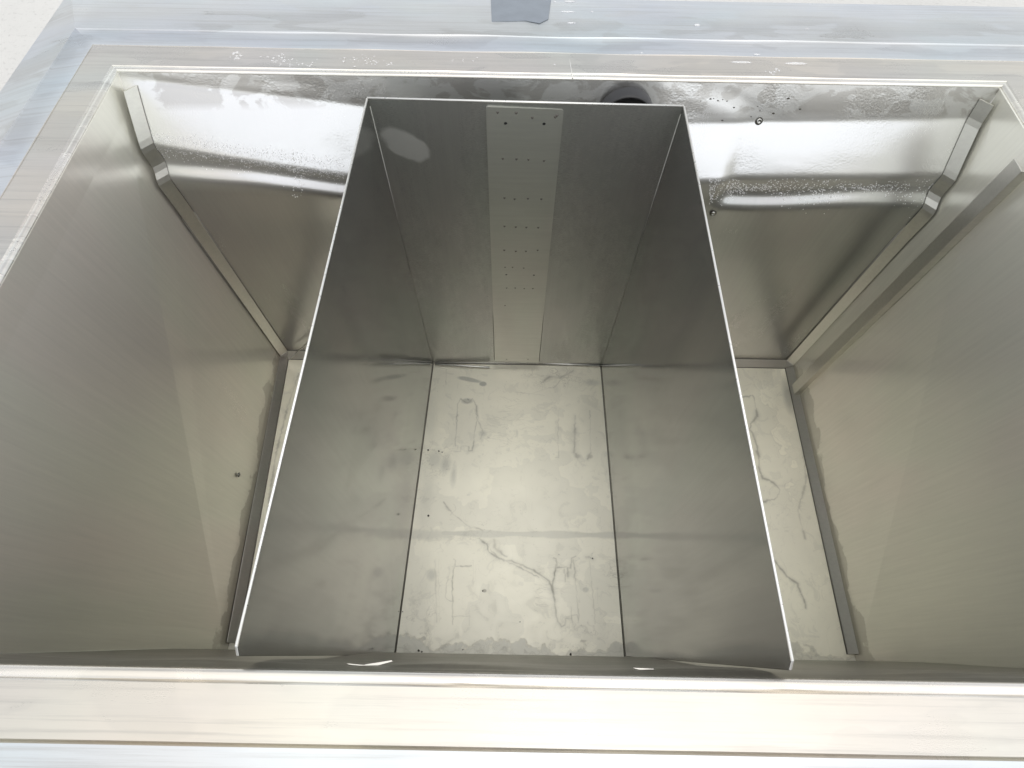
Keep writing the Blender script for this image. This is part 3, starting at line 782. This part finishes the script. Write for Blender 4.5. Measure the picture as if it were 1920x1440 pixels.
def drops(name, label, pts, parent=None, mat=M_water):
    bm = bmesh.new(); c0 = pts[0][0].copy()
    for p, n, r, sx in pts:
        n = n.normalized(); u = Vector((1, 0, 0)); u = (u - n * u.dot(n)).normalized(); v = n.cross(u)
        k = 8; top = bm.verts.new(p - c0 + n * r * .45); ring1 = []; ring0 = []
        for i in range(k):
            t = 2 * math.pi * i / k; d = u * math.cos(t) * sx + v * math.sin(t)
            ring1.append(bm.verts.new(p - c0 + d * r * .7 + n * r * .32)); ring0.append(bm.verts.new(p - c0 + d * r - n * r * .02))
        for i in range(k):
            bm.faces.new((top, ring1[i], ring1[(i + 1) % k])); bm.faces.new((ring1[i], ring0[i], ring0[(i + 1) % k], ring1[(i + 1) % k]))
    o = from_bm(name, bm, mat, None, smooth=True); o.location = c0
    tag(o, label, 'water drops', kind='stuff'); return o
UP = Vector((0, 0, 1)); pts = []
clusters = [(446, 103, 14, 10, 14, 1.6), (515, 110, 22, 12, 40, .9), (560, 118, 30, 8, 26, .7), (690, 115, 40, 12, 46, .8), (770, 122, 50, 10, 24, .7), (850, 112, 40, 14, 16, .6), (1448, 134, 14, 5, 12, 1.2)]
for cx_, cy_, sx_, sy_, n, r in clusters:
    for _ in range(n):
        px, py = random.gauss(cx_, sx_ * .6), random.gauss(cy_, sy_ * .5)
        if not 96 + (px - 403) * .018 < py < 136 + (px - 403) * .018: continue
        pts.append((on_rim(px, py), UP, r * .001 * random.uniform(.5, 1.6), random.uniform(.9, 1.5)))
for px, py, r, s in [(1068, 3, 2.6, 3.5), (1022, 2, 2, 1.6), (1040, 3, 1.5, 1.2), (1065, 22, 1.8, 6), (1110, 22, 1.5, 1.4), (1072, 43, 1.3, 5), (1307, 47, 2.6, 1.5), (1203, 99, 1.2, 1.5), (1276, 99, 1.2, 1.5), (1390, 117, 2.4, 6), (1492, 119, 2.4, 6), (1419, 102, 1.4, 3), (1513, 54, 1.5, 2), (1460, 62, 1, 1), (985, 20, 1.2, 2), (1040, 121, 1.4, 1), (1095, 145, 1.2, 4)]:
    pts.append((on_rim(px, py), UP, r * .001, s))
drops('water_droplets', 'scattered water drops on the far rim beyond the basin', pts)
# beads on the rolled shoulder, along the lower edges of its bright bands
pts = []
def wall_drop(px, py, r):
    p = wall_point(px, py); n = Vector((0, -1, .35)); pts.append((p, n, r, 1.0))
for _ in range(2300):
    px = random.uniform(240, 645)
    u = (px - 403) / 260
    py = 275 + 38 * u + random.gauss(0, 7) if random.random() < .6 else 292 + 35 * u + abs(random.gauss(0, 9))
    if px > 690 - (py - 184) * .239 - 5: continue
    wall_drop(px, py, .0004 * random.uniform(.5, 1.8))
for _ in range(60): wall_drop(random.gauss(556, 8) + 0, random.uniform(285, 372), .0007 * random.uniform(.5, 1.7))
drops('water_beads', 'fine water beads on the left part of the back wall shoulder', pts)
pts = []
for _ in range(1300):
    px = 1330 + 420 * random.random() ** 1.5; py = 352 + random.gauss(0, 12 + 8 * math.sin(px * .03))
    if py < 335: continue
    wall_drop(px, py, .0006 * random.uniform(.4, 1.7))
drops('water_beads', 'sparser water beads on the back wall to the right of the divider', pts)

# crumbs of dirt on the floor
crumbs = [(782, 844, 0), (803, 844, 2.0), (823, 846, 1.6), (829, 848, 1.2), (803.5, 967, 1.9), (905, 1108, 1.2), (785, 1220, 2.0), (791, 1222, 1.4), (975, 1166, .9), (755, 1147, .9), (1070, 1227, 2), (868, 1218, 1.0), (1048, 1040, .6), (838, 880, .7), (1111, 1047, 1.2)]
bm = bmesh.new(); c0 = on_z(803, 844, 0)
for px, py, r in crumbs:
    if r == 0: continue
    p = on_z(px, py, 0)
    ret = bmesh.ops.create_icosphere(bm, subdivisions=1, radius=r * .001)
    for v in ret['verts']: v.co = Vector((v.co.x * random.uniform(.8, 1.4), v.co.y * random.uniform(.8, 1.3), v.co.z * .55)) + p - c0 + Vector((0, 0, r * .0004))
o = from_bm('dirt_crumbs', bm, M_grime); o.location = c0; tag(o, 'small dark crumbs of dirt scattered over the stained floor', 'dirt', kind='stuff')
# smudges near the right screw: dried grease specks
bm = bmesh.new(); c0 = wall_point(1345, 187)
for px, py in [(1332, 186), (1338, 185), (1346, 189), (1355, 187), (1363, 190), (1314, 190), (1376, 202), (1420, 200), (1425, 208), (1450, 213), (1408, 219), (1354, 226), (1478, 185), (1500, 205)]:
    p = wall_point(px, py); r = random.uniform(.6, 1.6) * .001
    ret = bmesh.ops.create_icosphere(bm, subdivisions=1, radius=r)
    for v in ret['verts']: v.co = Vector((v.co.x * 1.4, v.co.y * .2, v.co.z)) + p - c0
o = from_bm('grease_specks', bm, M_grime); o.location = c0; tag(o, 'dried dark specks on the upper back wall right of the divider', 'specks', kind='stuff')
